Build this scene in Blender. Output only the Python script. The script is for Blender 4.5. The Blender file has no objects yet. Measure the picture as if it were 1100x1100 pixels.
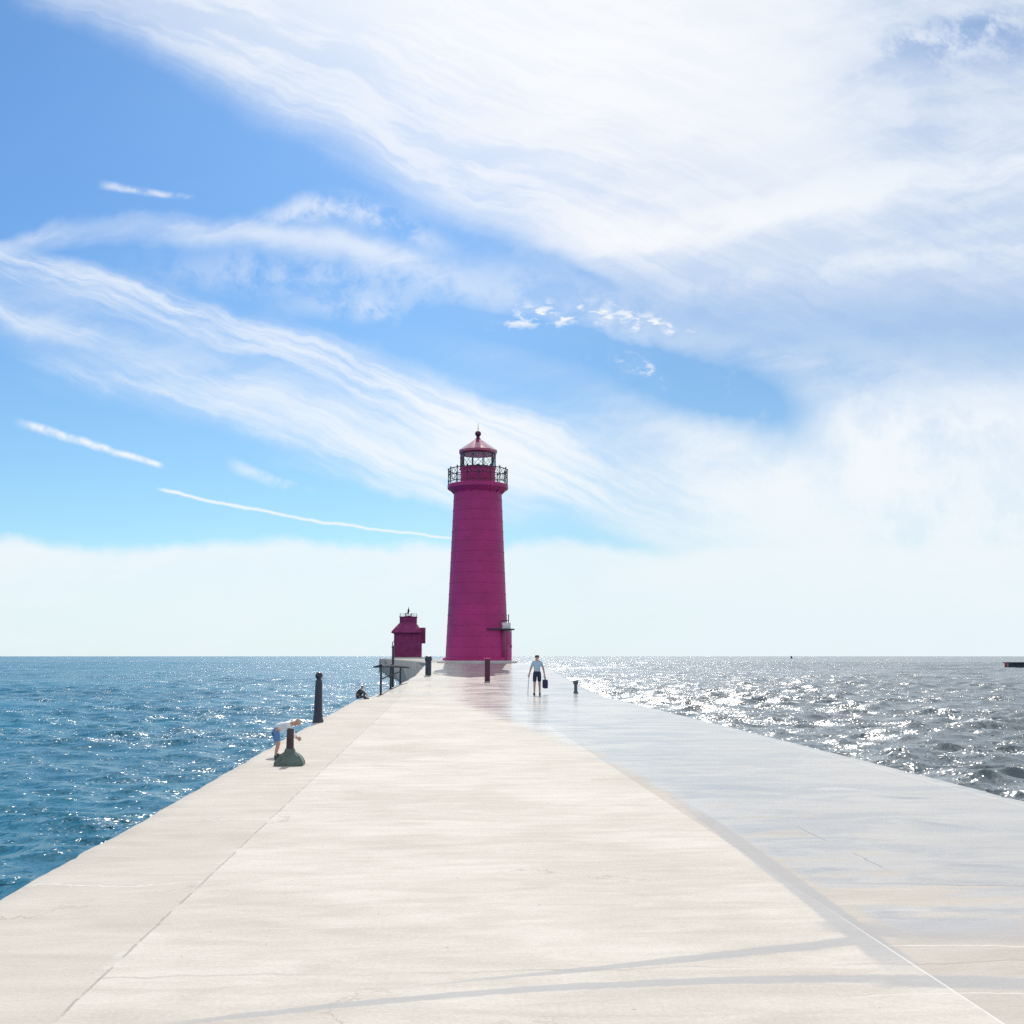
import bpy, bmesh, math, random
import numpy as np
from mathutils import Vector, Matrix
random.seed(5); rng = np.random.default_rng(5)
S = bpy.context.scene
COL = S.collection
R = math.radians
PI = math.pi

# ------------------------------------------------------------------ survey
F = 1150.0                       # focal length for a 1100 px wide frame
CAMZ = 1.60                      # eye height over the pier deck (deck z = 0)
WATER = -1.55
PITCH = math.atan(155 / F)
YAW = R(3.6)                     # the view turns this much to the right of the pier axis (+Y)
FWD = Vector((math.sin(YAW) * math.cos(PITCH), math.cos(YAW) * math.cos(PITCH), math.sin(PITCH)))
RGT = Vector((math.cos(YAW), -math.sin(YAW), 0))
UPV = RGT.cross(FWD)

def ray(px, py):
    return FWD + RGT * ((px - 550) / F) + UPV * ((550 - py) / F)

def smooth(t):
    t = min(1, max(0, t)); return t * t * (3 - 2 * t)

def deck_z(y):                   # the deck is level, then climbs gently to the lighthouse
    return 1.15 * smooth((y - 40) / 30)

def on_deck(px, py):             # survey: where a sight line meets the deck
    d = ray(px, py); t = 1.0
    for _ in range(20000):
        p = Vector((0, 0, CAMZ)) + d * t
        if p.z <= deck_z(p.y): return p
        t += 0.01
    return p

def at_depth(px, py, y):
    d = ray(px, py); return Vector((0, 0, CAMZ)) + d * (y / d.y)

# ------------------------------------------------------------------ node helpers
class G:
    """tiny expression helper over shader nodes"""
    def __init__(self, tree): self.t = tree
    def n(self, typ, **kw):
        nd = self.t.nodes.new(typ)
        for k, v in kw.items(): setattr(nd, k, v)
        return nd
    def put(self, sock, v):
        if isinstance(v, (int, float)):
            sock.default_value = v
        elif isinstance(v, (tuple, list)):
            sock.default_value = tuple(v) + (1,) if sock.type == 'RGBA' and len(v) == 3 else v
        else: self.t.links.new(v, sock)
    def m(self, op, *a, clamp=False):
        nd = self.n('ShaderNodeMath', operation=op, use_clamp=clamp)
        for i, v in enumerate(a): self.put(nd.inputs[i], v)
        return nd.outputs[0]
    def add(self, a, b): return self.m('ADD', a, b)
    def sub(self, a, b): return self.m('SUBTRACT', a, b)
    def mul(self, a, b): return self.m('MULTIPLY', a, b)
    def div(self, a, b): return self.m('DIVIDE', a, b)
    def mad(self, a, b, c): return self.m('MULTIPLY_ADD', a, b, c)
    def sm(self, v, lo, hi, a=0.0, b=1.0):
        nd = self.n('ShaderNodeMapRange', interpolation_type='SMOOTHSTEP')
        for k, x in zip(('Value', 'From Min', 'From Max', 'To Min', 'To Max'), (v, lo, hi, a, b)):
            self.put(nd.inputs[k], x)
        return nd.outputs[0]
    def xyz(self, x, y, z=0.0):
        nd = self.n('ShaderNodeCombineXYZ')
        for i, v in enumerate((x, y, z)): self.put(nd.inputs[i], v)
        return nd.outputs[0]
    def sep(self, v):
        nd = self.n('ShaderNodeSeparateXYZ'); self.put(nd.inputs[0], v); return nd.outputs
    def noise(self, vec, scale, detail=4, rough=0.55, dist=0.0, dim='3D', col=False):
        nd = self.n('ShaderNodeTexNoise', noise_dimensions=dim)
        self.put(nd.inputs['Vector'], vec)
        nd.inputs['Scale'].default_value = scale; nd.inputs['Detail'].default_value = detail
        nd.inputs['Roughness'].default_value = rough; nd.inputs['Distortion'].default_value = dist
        return nd.outputs['Color'] if col else nd.outputs['Fac']
    def mix(self, f, a, b):
        nd = self.n('ShaderNodeMix', data_type='RGBA')
        self.put(nd.inputs[0], f); self.put(nd.inputs[6], a); self.put(nd.inputs[7], b)
        return nd.outputs[2]
    def vm(self, op, a, b=None, scale=None):
        nd = self.n('ShaderNodeVectorMath', operation=op)
        self.put(nd.inputs[0], a)
        if b is not None: self.put(nd.inputs[1], b)
        if scale is not None: self.put(nd.inputs['Scale'], scale)
        return nd.outputs[0]
    def bow(self, p, q, pts, w_hi, w_lo, ends=None, k=1.0, edge=1.0):
        """soft stroke along the parabola q(p) through three points; w_* = (half width at the first, at the last point)"""
        (p0, q0), (p1, q1), (p2, q2) = pts
        c2, c1, c0 = np.polyfit([p0, p1, p2], [q0, q1, q2], 2)
        line = self.mad(self.mad(p, float(c2), float(c1)), p, float(c0))
        d = self.sub(q, line)
        def wid(w):
            s = (w[1] - w[0]) / (p2 - p0)
            return self.m('MAXIMUM', self.mad(p, s, w[0] - s * p0), 1e-4)
        if w_hi == w_lo:
            t = self.div(self.m('ABSOLUTE', d), wid(w_hi))
        else:
            t = self.m('MAXIMUM', self.div(d, wid(w_hi)), self.div(self.mul(d, -1.0), wid(w_lo)))
        s = self.sm(t, 1.0 - edge, 1.0, k, 0.0)
        if ends:
            if ends[0]: s = self.mul(s, self.sm(p, p0 - ends[0], p0 + ends[0]))
            if ends[1]: s = self.mul(s, self.sm(p, p2 - ends[1], p2 + ends[1], 1.0, 0.0))
        return s

def new_mat(name):
    m = bpy.data.materials.new(name); m.use_nodes = True
    t = m.node_tree; g = G(t)
    b = t.nodes['Principled BSDF']
    return m, g, b

def paint(name, col, rough=0.5, var=0.12, metal=0.0, bump=0.15, scale=6.0, coat=0.0, dirt=None):
    """painted / cast surface: uneven tone, fine bump, some weathering"""
    m, g, b = new_mat(name)
    tc = g.n('ShaderNodeTexCoord').outputs['Object']
    n1 = g.noise(tc, scale * .3, 5, .6); n2 = g.noise(tc, scale * 5, 4, .6)
    f = g.sm(g.mad(n2, 0.35, g.mul(n1, 0.65)), .34, .66)
    lo = tuple(c * (1 - var) for c in col); hi = tuple(min(1, c * (1 + var)) for c in col)
    c = g.mix(f, lo, hi)
    if dirt:
        dn = g.sm(g.noise(tc, scale * .8, 7, .7), .56, .70)
        c = g.mix(g.mul(dn, .7), c, dirt)
    g.put(b.inputs['Base Color'], c)
    g.put(b.inputs['Roughness'], g.mad(n1, .2, rough - .1))
    b.inputs['Metallic'].default_value = metal
    b.inputs['Coat Weight'].default_value = coat
    bp = g.n('ShaderNodeBump'); bp.inputs['Strength'].default_value = bump; bp.inputs['Distance'].default_value = .01
    g.put(bp.inputs['Height'], n2); g.put(b.inputs['Normal'], bp.outputs[0])
    return m

# ------------------------------------------------------------------ object helpers
def tag(o, label=None, cat=None, group=None, kind=None):
    if label: o['label'] = label
    if cat: o['category'] = cat
    if group: o['group'] = group
    if kind: o['kind'] = kind
    return o

def thing(name, loc, label, cat, group=None, rz=0.0):
    o = bpy.data.objects.new(name, None); COL.objects.link(o)
    o.location = loc; o.rotation_euler = (0, 0, rz); o.empty_display_size = .3
    return tag(o, label, cat, group)

def obj(name, bm, mat, parent=None, sharp=True):
    bmesh.ops.recalc_face_normals(bm, faces=bm.faces)
    me = bpy.data.meshes.new(name); bm.to_mesh(me); bm.free()
    me.materials.append(mat)
    for p in me.polygons: p.use_smooth = True
    if sharp: me.set_sharp_from_angle(angle=R(35))
    o = bpy.data.objects.new(name, me); COL.objects.link(o)
    if parent: o.parent = parent
    return o

def B(): return bmesh.new()

def box(bm, c, s, rz=0.0, bev=0.0, rot=None):
    r = bmesh.ops.create_cube(bm, size=1)
    vs = r['verts']
    M = Matrix.Translation(c) @ (rot if rot is not None else Matrix.Rotation(rz, 4, 'Z')) @ Matrix.Diagonal((*s, 1))
    bmesh.ops.transform(bm, matrix=M, verts=vs)
    if bev:
        es = list({e for v in vs for e in v.link_edges})
        bmesh.ops.bevel(bm, geom=es, offset=bev, segments=2, affect='EDGES', profile=.5)

def lathe(bm, prof, seg=48, c=(0, 0, 0), cap=True, ph=0.0):
    rings = []
    for r, z in prof:
        rings.append([bm.verts.new((c[0] + r * math.cos(ph + 2 * PI * i / seg), c[1] + r * math.sin(ph + 2 * PI * i / seg), c[2] + z)) for i in range(seg)])
    for a, b in zip(rings, rings[1:]):
        for i in range(seg):
            bm.faces.new((a[i], a[(i + 1) % seg], b[(i + 1) % seg], b[i]))
    if cap:
        bm.faces.new(rings[0][::-1]); bm.faces.new(rings[-1])

def tube(bm, pts, r, seg=8, closed=False):
    pts = [Vector(p) for p in pts]; n = len(pts); rings = []
    for i, p in enumerate(pts):
        a = pts[(i - 1) % n] if (closed or i > 0) else p
        b = pts[(i + 1) % n] if (closed or i < n - 1) else p
        t = (b - a).normalized()
        u = t.cross(Vector((0, 0, 1)))
        if u.length < 1e-3: u = t.cross(Vector((1, 0, 0)))
        u.normalize(); v = t.cross(u)
        rr = r[i] if isinstance(r, (list, tuple)) else r
        rings.append([bm.verts.new(p + (u * math.cos(2 * PI * k / seg) + v * math.sin(2 * PI * k / seg)) * rr) for k in range(seg)])
    for i in range(n if closed else n - 1):
        a, b = rings[i], rings[(i + 1) % n]
        for k in range(seg):
            bm.faces.new((a[k], a[(k + 1) % seg], b[(k + 1) % seg], b[k]))
    if not closed:
        bm.faces.new(rings[0][::-1]); bm.faces.new(rings[-1])

def ring_pts(r, z, n=48, a0=0.0, a1=2 * PI):
    return [(r * math.cos(a0 + (a1 - a0) * i / n), r * math.sin(a0 + (a1 - a0) * i / n), z) for i in range(n)]

# ------------------------------------------------------------------ render, camera, sun
S.view_settings.view_transform = 'Standard'; S.view_settings.look = 'None'
S.view_settings.gamma = 1.0
S.view_settings.exposure = 0.0
S.cycles.use_denoising = False
S.cycles.max_bounces = 8
S.cycles.caustics_reflective = False; S.cycles.caustics_refractive = False

cam = bpy.data.cameras.new('camera'); co = bpy.data.objects.new('camera', cam); COL.objects.link(co)
co.location = (0, 0, CAMZ)
co.rotation_euler = (PI / 2 + PITCH, 0, -YAW)
cam.sensor_width = 36; cam.lens = 36 * F / 1100
cam.clip_start = .1; cam.clip_end = 80000
S.camera = co

SUN_EL, SUN_AZ = R(43), R(3)     # high over the lighthouse, a little right of the pier axis
sl = bpy.data.lights.new('sun', 'SUN'); sl.energy = 4.2; sl.angle = R(.53); sl.color = (1, .955, .89)
so = bpy.data.objects.new('sun', sl); COL.objects.link(so)
sd = Vector((math.sin(SUN_AZ) * math.cos(SUN_EL), math.cos(SUN_AZ) * math.cos(SUN_EL), math.sin(SUN_EL)))
so.rotation_euler = (-sd).to_track_quat('-Z', 'Y').to_euler()
so.location = (0, 0, 60)

# ------------------------------------------------------------------ sky
W = bpy.data.worlds.new('World'); S.world = W; W.use_nodes = True
wt = W.node_tree; g = G(wt)
bg = wt.nodes['Background']; bg.inputs['Strength'].default_value = .10
W.cycles.sampling_method = 'MANUAL'; W.cycles.sample_map_resolution = 1024
sky = g.n('ShaderNodeTexSky', sky_type='NISHITA', sun_disc=False, sun_elevation=SUN_EL, sun_rotation=SUN_AZ)
sky.air_density = 1.0; sky.dust_density = .4; sky.ozone_density = 2.0
dx, dy, dz = g.sep(g.n('ShaderNodeTexCoord').outputs['Generated'])
cy, sy = math.cos(YAW), math.sin(YAW)
fx = g.mad(dx, cy, g.mul(dy, -sy)); fy = g.mad(dx, sy, g.mul(dy, cy))
inv = g.m('MAXIMUM', fy, .12)
A = g.div(fx, inv); E = g.div(dz, inv)          # bearing and height of a sky direction, as slopes

def sk(px, py):                                  # survey of a cloud point -> (bearing, height)
    d = ray(px, py); x = d.x * cy - d.y * sy; y = d.x * sy + d.y * cy
    return (x / y, d.z / y)
K = 1.05 / F
base = g.xyz(A, E, 0)
w1 = g.vm('SUBTRACT', g.noise(base, 5.0, 5, .55, dim='2D', col=True), (.5, .5, .5))
w2 = g.vm('SUBTRACT', g.noise(base, 22.0, 4, .6, dim='2D', col=True), (.5, .5, .5))
wp = g.vm('ADD', base, g.vm('ADD', g.vm('SCALE', w1, scale=.045), g.vm('SCALE', w2, scale=.012)))
p, q, _ = g.sep(wp)
wp2 = g.vm('ADD', base, g.vm('SCALE', w2, scale=.006))
p2, q2, _ = g.sep(wp2)
# streaky cirrus fibres running down to the right, and a second set rising to the right
def fibres(ang, sx, sy_, scale, detail=7, rough=.62):
    c, s = math.cos(ang), math.sin(ang)
    return g.noise(g.xyz(g.mul(g.mad(p, c, g.mul(q, s)), sx), g.mul(g.mad(p, -s, g.mul(q, c)), sy_), 0), scale, detail, rough, dim='2D')
f1 = fibres(R(-20), 1.0, 6.5, 4.0)
f2 = fibres(R(12), 1.0, 4.0, 5.0)
f3 = g.noise(wp, 14.0, 7, .65, dim='2D')
fa = g.mul(g.sm(f1, .34, .62, .22, 1.0), g.sm(fibres(R(-24), 1.0, 16.0, 6.0, 5, .6), .30, .62, .55, 1.0))
fb = g.sm(f2, .34, .64, .42, 1.0)
fc = g.sm(f3, .36, .62)

D = None
def over(s):                                     # lay cloud s over what is there
    global D
    D = s if D is None else g.sub(1.0, g.mul(g.sub(1.0, D), g.sub(1.0, s)))
def cut(s):                                      # open a blue gap
    global D
    D = g.mul(D, g.sub(1.0, s))
def st(pts, hi, lo, k, ends=(40, 40), tex=None, fine=False):
    P = [sk(*a) for a in pts]
    s = g.bow(p2 if fine else p, q2 if fine else q, P, tuple(v * K for v in hi), tuple(v * K for v in lo), tuple(e * K for e in ends), k)
    return s if tex is None else g.mul(s, tex)

# faint veil everywhere, thicker to the right
over(g.mul(g.mul(g.sm(p, sk(350, 300)[0], sk(900, 300)[0], .015, .58), fb), g.sm(f3, .3, .7, .75, 1.0)))
# great white sheet: everything above a line falling from the upper left corner
def above(pts, soft, k=1.0, soft_lo=0.0):
    P = [sk(*a) for a in pts]
    c2, c1, c0 = np.polyfit([a for a, _ in P], [b for _, b in P], 2)
    d = g.sub(q, g.mad(g.mad(p, float(c2), float(c1)), p, float(c0)))
    return g.sm(d, -soft_lo * K, soft * K, 0.0, k)
sheet = above([(20, 0), (300, 152), (620, 300)], 62, .80, 12)
sheet = g.mul(sheet, g.sm(fa, .2, .9, .66, 1.0))
sheet = g.mul(sheet, g.sm(p, sk(620, 100)[0], sk(900, 100)[0], 1.0, .52))
sheet = g.mul(sheet, g.sm(f2, .25, .7, .86, 1.0))
over(sheet)
over(g.mul(above([(20, 0), (300, 152), (620, 300)], 260, .75, -30), g.sm(p, sk(820, 60)[0], sk(1000, 60)[0], 1.0, .3)))
# band rising to the right, and the light veil above it
over(st([(600, 268), (800, 240), (1130, 160)], (60, 40), (12, 22), .75, (70, 60), fb))
over(st([(640, 330), (800, 300), (1100, 262)], (30, 30), (20, 26), .35, (60, 40), fc))
# upper left wisps
over(st([(-20, 266), (190, 240), (480, 292)], (13, 26), (16, 40), .62, (10, 60), fb))
over(st([(190, 290), (430, 300), (690, 345)], (50, 50), (40, 36), .34, (90, 80), fc))
over(st([(-60, 300), (240, 410), (600, 530)], (60, 60), (60, 70), .36, (10, 90), fb))
over(st([(285, 232), (370, 222), (470, 250)], (22, 30), (24, 36), .62, (40, 40), fc))
over(st([(112, 200), (160, 207), (205, 213)], (9, 6), (6, 5), .62, (10, 10), fc, True))
# the long bands falling to the right
over(st([(-20, 262), (200, 335), (640, 500)], (20, 56), (40, 90), .86, (10, 90), fa))
over(st([(-20, 325), (120, 372), (420, 455)], (18, 40), (26, 40), .55, (20, 80), fa))
over(st([(60, 402), (230, 446), (560, 545)], (34, 70), (26, 34), .74, (60, 60), fa))
over(st([(310, 500), (400, 520), (520, 545)], (12, 20), (12, 16), .5, (50, 50), fa))
over(st([(340, 330), (560, 350), (760, 392)], (26, 30), (22, 20), .55, (80, 60), fc))
# white mass to the right of the lighthouse, down to the horizon
mass = g.mul(g.sm(p, sk(560, 600)[0], sk(900, 600)[0]), g.sm(q, sk(0, 470)[1], sk(0, 385)[1], 1.0, 0.0))
over(g.mul(mass, g.sm(f3, .28, .62, .62, .93)))
over(st([(430, 470), (640, 520), (900, 560)], (60, 90), (60, 90), .8, (120, 100), fa))
# blue gaps
cut(g.m('MINIMUM', st([(450, 335), (650, 382), (850, 452)], (26, 66), (34, 62), 1.5, (60, 70)), g.sm(f3, .26, .50, .55, .94)))
cut(st([(690, 315), (900, 345), (1160, 350)], (74, 84), (64, 84), .58, (90, 20), g.sm(f2, .32, .62, .45, 1.0)))
cut(st([(380, 205), (500, 248), (660, 312)], (16, 14), (26, 22), .62, (50, 40), fc))
cut(st([(540, 560), (620, 574), (770, 606)], (22, 12), (18, 10), .50, (50, 60)))
cut(st([(480, 556), (560, 572), (690, 590)], (10, 8), (14, 8), .35, (30, 60)))
cut(st([(940, 60), (1030, 34), (1130, 20)], (30, 36), (60, 90), .62, (70, 60), g.sm(f3, .40, .58)))
cut(st([(1000, 618), (1060, 616), (1130, 626)], (8, 8), (10, 12), .35, (40, 10)))
# little bright puffs in the gap
pn = g.sm(g.noise(g.xyz(p2, g.mul(q2, 2.2), 0), 48.0, 4, .6, dim='2D'), .48, .66)
over(g.mul(st([(540, 348), (640, 338), (730, 352)], (26, 14), (16, 16), 1.0, (26, 26)), pn))
over(g.mul(st([(660, 385), (685, 392), (700, 405)], (16, 10), (16, 10), .8, (12, 12)), pn))
# bank along the horizon
bank = g.sm(q, sk(0, 596)[1], sk(0, 578)[1], 1.0, 0.0)
over(g.mul(bank, g.sm(f2, .25, .7, .80, .96)))
# contrails and a feathery scrap
over(st([(28, 456), (100, 477), (172, 499)], (7, 5), (8, 6), .95, (16, 5), g.sm(g.noise(base, 60, 5, .6, dim='2D'), .3, .6, .45, 1), True))
over(st([(174, 526), (320, 556), (486, 578)], (3.4, 2.0), (3.0, 2.0), .95, (8, 4), None, True))
over(st([(252, 498), (286, 512), (330, 524)], (10, 5), (14, 8), .6, (14, 12), fc, True))
# behind the viewer: an open sky with broken cloud
hx = g.xyz(g.div(dx, g.m('MAXIMUM', dz, .08)), g.div(dy, g.m('MAXIMUM', dz, .08)), 0)
Db = g.sm(g.noise(hx, .8, 6, .6, dim='2D'), .36, .62, .30, .92)
front = g.sm(fy, .05, .35)
D = g.mad(D, front, g.mul(Db, g.sub(1.0, front)))
D = g.m('MINIMUM', D, 1.0, clamp=True)
# thicker cloud nearer the sun is whiter, low cloud a little blue
low = g.sm(q, sk(0, 705)[1], sk(0, 400)[1])
side = g.sm(g.m('ABSOLUTE', g.sub(p, sk(560, 100)[0])), 0.05, .5)
white = g.mix(low, (8.1, 9.1, 9.6), (9.75, 9.85, 9.95))
white = g.mix(g.mul(side, low), white, (8.9, 9.4, 9.9))
tint = g.n('ShaderNodeMix', data_type='RGBA', blend_type='MULTIPLY'); tint.inputs[0].default_value = 1
g.put(tint.inputs[6], sky.outputs[0])
g.put(tint.inputs[7], g.mix(g.sm(q, sk(0, 620)[1], sk(0, 120)[1]), (.66, .93, 1.05), (.52, .87, 1.18)))
dim = g.sm(p, sk(430, 400)[0], sk(760, 400)[0], 1.0, .88)
col = g.mix(D, g.vm('SCALE', tint.outputs[2], scale=dim), white)
wt.links.new(col, bg.inputs['Color'])

# ------------------------------------------------------------------ concrete deck
LEFT = [(-12, -3.02)] + [(lambda v: (v.y, v.x))(on_deck(*a)) for a in ((0, 961), (140, 886), (298, 797), (380, 752.5), (446, 725.5))] + [(70, -1.0), (78, -1.3)]
RIGHT = [(-12, 6.30)] + [(lambda v: (v.y, v.x))(on_deck(*a)) for a in ((1100, 859.5), (964, 825), (800, 784.5), (691, 758))] + [(60, 6.1), (70, 5.6), (78, 5.2)]
def interp(tab, y): return float(np.interp(y, [a for a, _ in tab], [b for _, b in tab]))
ja = on_deck(62, 1100); jb = on_deck(330, 841); JX = (ja.x + jb.x) / 2
ka = on_deck(1062, 1098); kb = on_deck(850, 945); KX = (ka.x + kb.x) / 2
print('SURVEY left', LEFT, 'right', RIGHT, 'joint', ja, jb, 'line', ka, kb)

mdeck, g, b = new_mat('concrete_deck')
pos = g.n('ShaderNodeNewGeometry').outputs['Position']
x, y, z = g.sep(pos)
P2 = g.xyz(x, y, 0)
wob = g.noise(P2, 1.6, 4, .6); wob2 = g.noise(P2, 7, 4, .6)
xw = g.mad(g.sub(wob, .5), .08, g.mad(g.sub(wob2, .5), .05, x))
yw = g.mad(g.sub(wob, .5), .50, g.mad(g.sub(wob2, .5), .16, y))
brush = g.noise(g.xyz(g.mul(x, .6), g.mul(y, 2.3), 0), 2.0, 9, .70, .5)
blot = g.noise(P2, .45, 6, .6)
fine = g.noise(P2, 38, 4, .7)
grain = g.noise(P2, 170, 2, .6)
tone = g.mad(brush, .38, g.mad(blot, .36, g.mul(fine, .26)))
tone = g.sm(tone, .36, .64)
cen = g.mix(tone, (.440, .400, .348), (.610, .568, .508))
lef = g.mix(tone, (.425, .384, .334), (.545, .502, .444))
rig = g.mix(tone, (.385, .345, .295), (.50, .46, .41))
xj = g.mad(g.sub(xw, x), .35, x)
on_l = g.sm(xj, JX - .012, JX + .012, 1.0, 0.0)
on_l = g.m('MULTIPLY', on_l, 1.0)
on_r = g.sm(x, KX - .01, KX + .01)
c = g.mix(on_l, cen, lef)
c = g.mix(on_r, c, rig)
# joints: left longitudinal crack, right pale seal line, transverse saw cuts
def line(v, at, w): return g.sm(g.m('ABSOLUTE', g.sub(v, at)), w * .35, w, 1.0, 0.0)
broken = g.sm(g.noise(g.xyz(0, g.mul(y, 1.3), 0), 2.5, 3, .6), .38, .55)
crack = g.mul(line(xj, JX, .010), broken)
spall = g.mul(line(xw, JX - .02, .05), g.sm(g.noise(P2, 2.2, 5, .7), .55, .68))
c = g.mix(g.mul(spall, .45), c, (.60, .58, .54))
c = g.mix(g.mul(crack, .45), c, (.17, .15, .13))
seal = g.mul(line(x, KX, .009), g.sm(y, 5.6, 7.6, 1.0, .0))
tr = g.m('PINGPONG', g.add(yw, 1.13), 1.525)                      # cross joints every 3.05 m
trl = g.sm(tr, .008, .022, 1.0, 0.0)
trl_l = g.mul(g.mul(trl, on_l), .55)
c = g.mix(trl_l, c, (.66, .64, .60))
trc = g.mul(g.sm(g.m('PINGPONG', g.add(g.mad(g.sub(wob, .5), .25, y), .35), 3.05), .004, .02, 1.0, 0.0), g.sub(1.0, on_l))
c = g.mix(g.mul(trc, g.sm(blot, .42, .58, .05, .42)), c, (.24, .22, .20))
# hairline cracks
vor = g.n('ShaderNodeTexVoronoi', feature='DISTANCE_TO_EDGE'); vor.inputs['Scale'].default_value = .33
g.put(vor.inputs['Vector'], g.vm('ADD', P2, g.vm('SCALE', g.noise(P2, 1.8, 5, .65, col=True), scale=1.1)))
hair = g.mul(g.sm(vor.outputs['Distance'], .001, .006, 1.0, 0.0), g.sm(g.noise(P2, .35, 2), .50, .60))
c = g.mix(g.mul(hair, .45), c, (.26, .23, .20))
# pits and dark specks
spk = g.sm(g.noise(P2, 21, 2, .5), .735, .77)
c = g.mix(g.mul(spk, .6), c, (.20, .17, .14))

# water on the deck: spray lies on the windward (right) side and far up the pier
wetn = g.noise(g.xyz(g.mul(x, .8), g.mul(y, .55), 0), .55, 7, .62, .4)
wn2 = g.noise(g.xyz(g.mul(x, .5), g.mul(y, 2.2), 0), 1.1, 6, .6)
# boundary of the wet side: follows the seal line near, swings to the pier's middle far off
bx = g.mad(g.sm(y, 10, 40), -2.6, KX + .08)
bnd = g.sub(g.mad(g.sub(wn2, .5), g.sm(y, 9, 24, .15, 2.2), x), bx)
reg = g.sm(bnd, 0.0, g.sm(y, 9, 30, .25, 2.0))
drypatch = g.sm(g.mad(wn2, .45, g.mul(wetn, .55)), g.sm(y, 5, 10, .44, .57), g.sm(y, 5, 10, .50, .65))
wet = g.mul(reg, g.sub(1.0, g.mul(drypatch, .85)))
def dk(pts):
    return [(lambda v: (v.x, v.y))(on_deck(*a)) for a in pts]
yd = g.mad(g.sub(wn2, .5), .10, g.mad(g.sub(wob2, .5), .07, y)); xd = g.mad(g.sub(wob2, .5), .07, x)
def dband(pts, w, k, ends=(.2, .2), edge=.4):
    return g.bow(xd, yd, dk(pts), w, w, ends, k, edge)
def lband(pts, w, k, ends, edge=.4):                                # along the pier: x as a function of y
    P = sorted((b_, a_) for a_, b_ in dk(pts))
    return g.bow(yd, xd, P, w, w, ends, k, edge)
MX = lambda *a: a[0] if len(a) == 1 else g.m('MAXIMUM', a[0], MX(*a[1:]))
damp = MX(dband([(200, 1099), (560, 1064), (1000, 1052)], (.04, .085), .85, (.2, .6)),
          dband([(480, 1056), (700, 1034), (930, 1010)], (.02, .11), .85, (.6, .08)),
          dband([(940, 1055), (1020, 1055), (1140, 1058)], (.13, .14), .85, (.1, .3)),
          lband([(742, 868), (840, 940), (965, 1036)], (.13, .10), .85, (.25, 1.2)),
          dband([(885, 996), (930, 998), (985, 1006)], (.16, .20), .80, (.1, .2)),
          g.mul(dband([(960, 1000), (1040, 1000), (1140, 1000)], (.30, .34), .55, (.2, .3)), 1.0))
dryp = MX(dband([(888, 963), (950, 963), (1035, 965)], (.27, .33), 1.0, (.10, .45), .25),
          dband([(790, 899), (830, 896), (880, 894)], (.10, .30), .75, (.3, .3)),
          dband([(815, 925), (860, 924), (915, 924)], (.07, .08), .8, (.2, .2)),
          dband([(915, 917), (935, 917), (955, 917)], (.10, .10), .8, (.1, .1)))
murk = MX(dband([(945, 856), (965, 857), (1000, 857)], (.20, .10), .8, (.3, .3)), dband([(965, 880), (1010, 886), (1070, 892)], (.24, .20), .7, (.3, .4)),
          dband([(735, 846), (790, 846), (850, 850)], (.4, .3), .7, (.5, .4)), dband([(1010, 930), (1050, 930), (1100, 932)], (.10, .06), .6, (.2, .2)))
wet = g.mul(wet, g.mul(g.sub(1.0, dryp), g.sm(g.mad(g.sub(wn2, .5), .5, y), 6.15, 6.5)))
film = g.mul(wet, g.sub(1.0, g.mul(damp, .6)))
dry_far = g.mul(g.sm(y, 24, 60, 0.0, .50), g.sm(g.noise(g.xyz(g.mul(x, .35), g.mul(y, .35), 0), 1.0, 5, .6), .36, .60, .15, .95))
film = g.mul(wet, g.sub(1.0, g.mul(damp, .5)))
film = g.mul(g.m('MAXIMUM', film, dry_far), g.sm(y, 36, 58, 1.0, .60))
c = g.mix(g.mul(damp, .80), c, (.335, .335, .345))
pale = MX(dband([(960, 1017), (1030, 1016), (1140, 1018)], (.014, .016), .7, (.1, .3)), dband([(900, 1072), (980, 1069), (1140, 1069)], (.010, .012), .7, (.3, .3)),
          dband([(930, 979), (970, 978), (1010, 978)], (.025, .02), .6, (.1, .2)))
c = g.mix(pale, c, (.62, .59, .54))
seam = MX(dband([(905, 949), (980, 950), (1140, 952)], (.018, .016), .6, (.3, .3)), lband([(855, 888), (870, 895), (887, 903)], (.012, .012), .8, (.05, .05)),
          lband([(917, 916), (930, 923), (948, 932)], (.012, .010), .7, (.05, .05)))
c = g.mix(seam, c, (.20, .18, .17))
RA, RB = np.polyfit([a_ for a_, _ in RIGHT[1:5]], [b_ for _, b_ in RIGHT[1:5]], 1)
rs = g.sub(x, g.mad(y, float(RA), float(RB)))
rim = g.sm(rs, -.36, -.33)
c = g.mix(g.mul(rim, .35), c, (.60, .58, .54))
c = g.mix(g.mul(line(rs, -.345, .014), .35), c, (.22, .2, .19))
bub = g.mul(dband([(880, 848), (904, 847), (930, 849)], (.16, .14), 1.0, (.15, .15)), g.sm(g.noise(P2, 16, 3, .6), .40, .52))
streak = g.sm(g.noise(g.xyz(g.mul(x, .5), g.mul(y, 1.3), 2.0), 1.2, 8, .68, .5), .44, .60)
c = g.mix(g.mul(film, g.m('MAXIMUM', g.mad(streak, .48, .14), g.mul(murk, 1.15), clamp=True)), c, (.235, .235, .25))
c = g.mix(g.mul(bub, .6), c, (.62, .60, .56))
film = g.mul(film, g.sub(1.0, g.mul(bub, .8)))
salt = g.mul(g.mul(g.sm(bnd, -.1, .08), g.sm(bnd, .45, .1)), g.sm(y, 11, 7))
c = g.mix(g.mul(seal, .65), c, (.70, .68, .64))
g.put(b.inputs['Base Color'], c)
g.put(b.inputs['Roughness'], g.mad(fine, .10, .84)); b.inputs['Specular IOR Level'].default_value = .3
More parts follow.
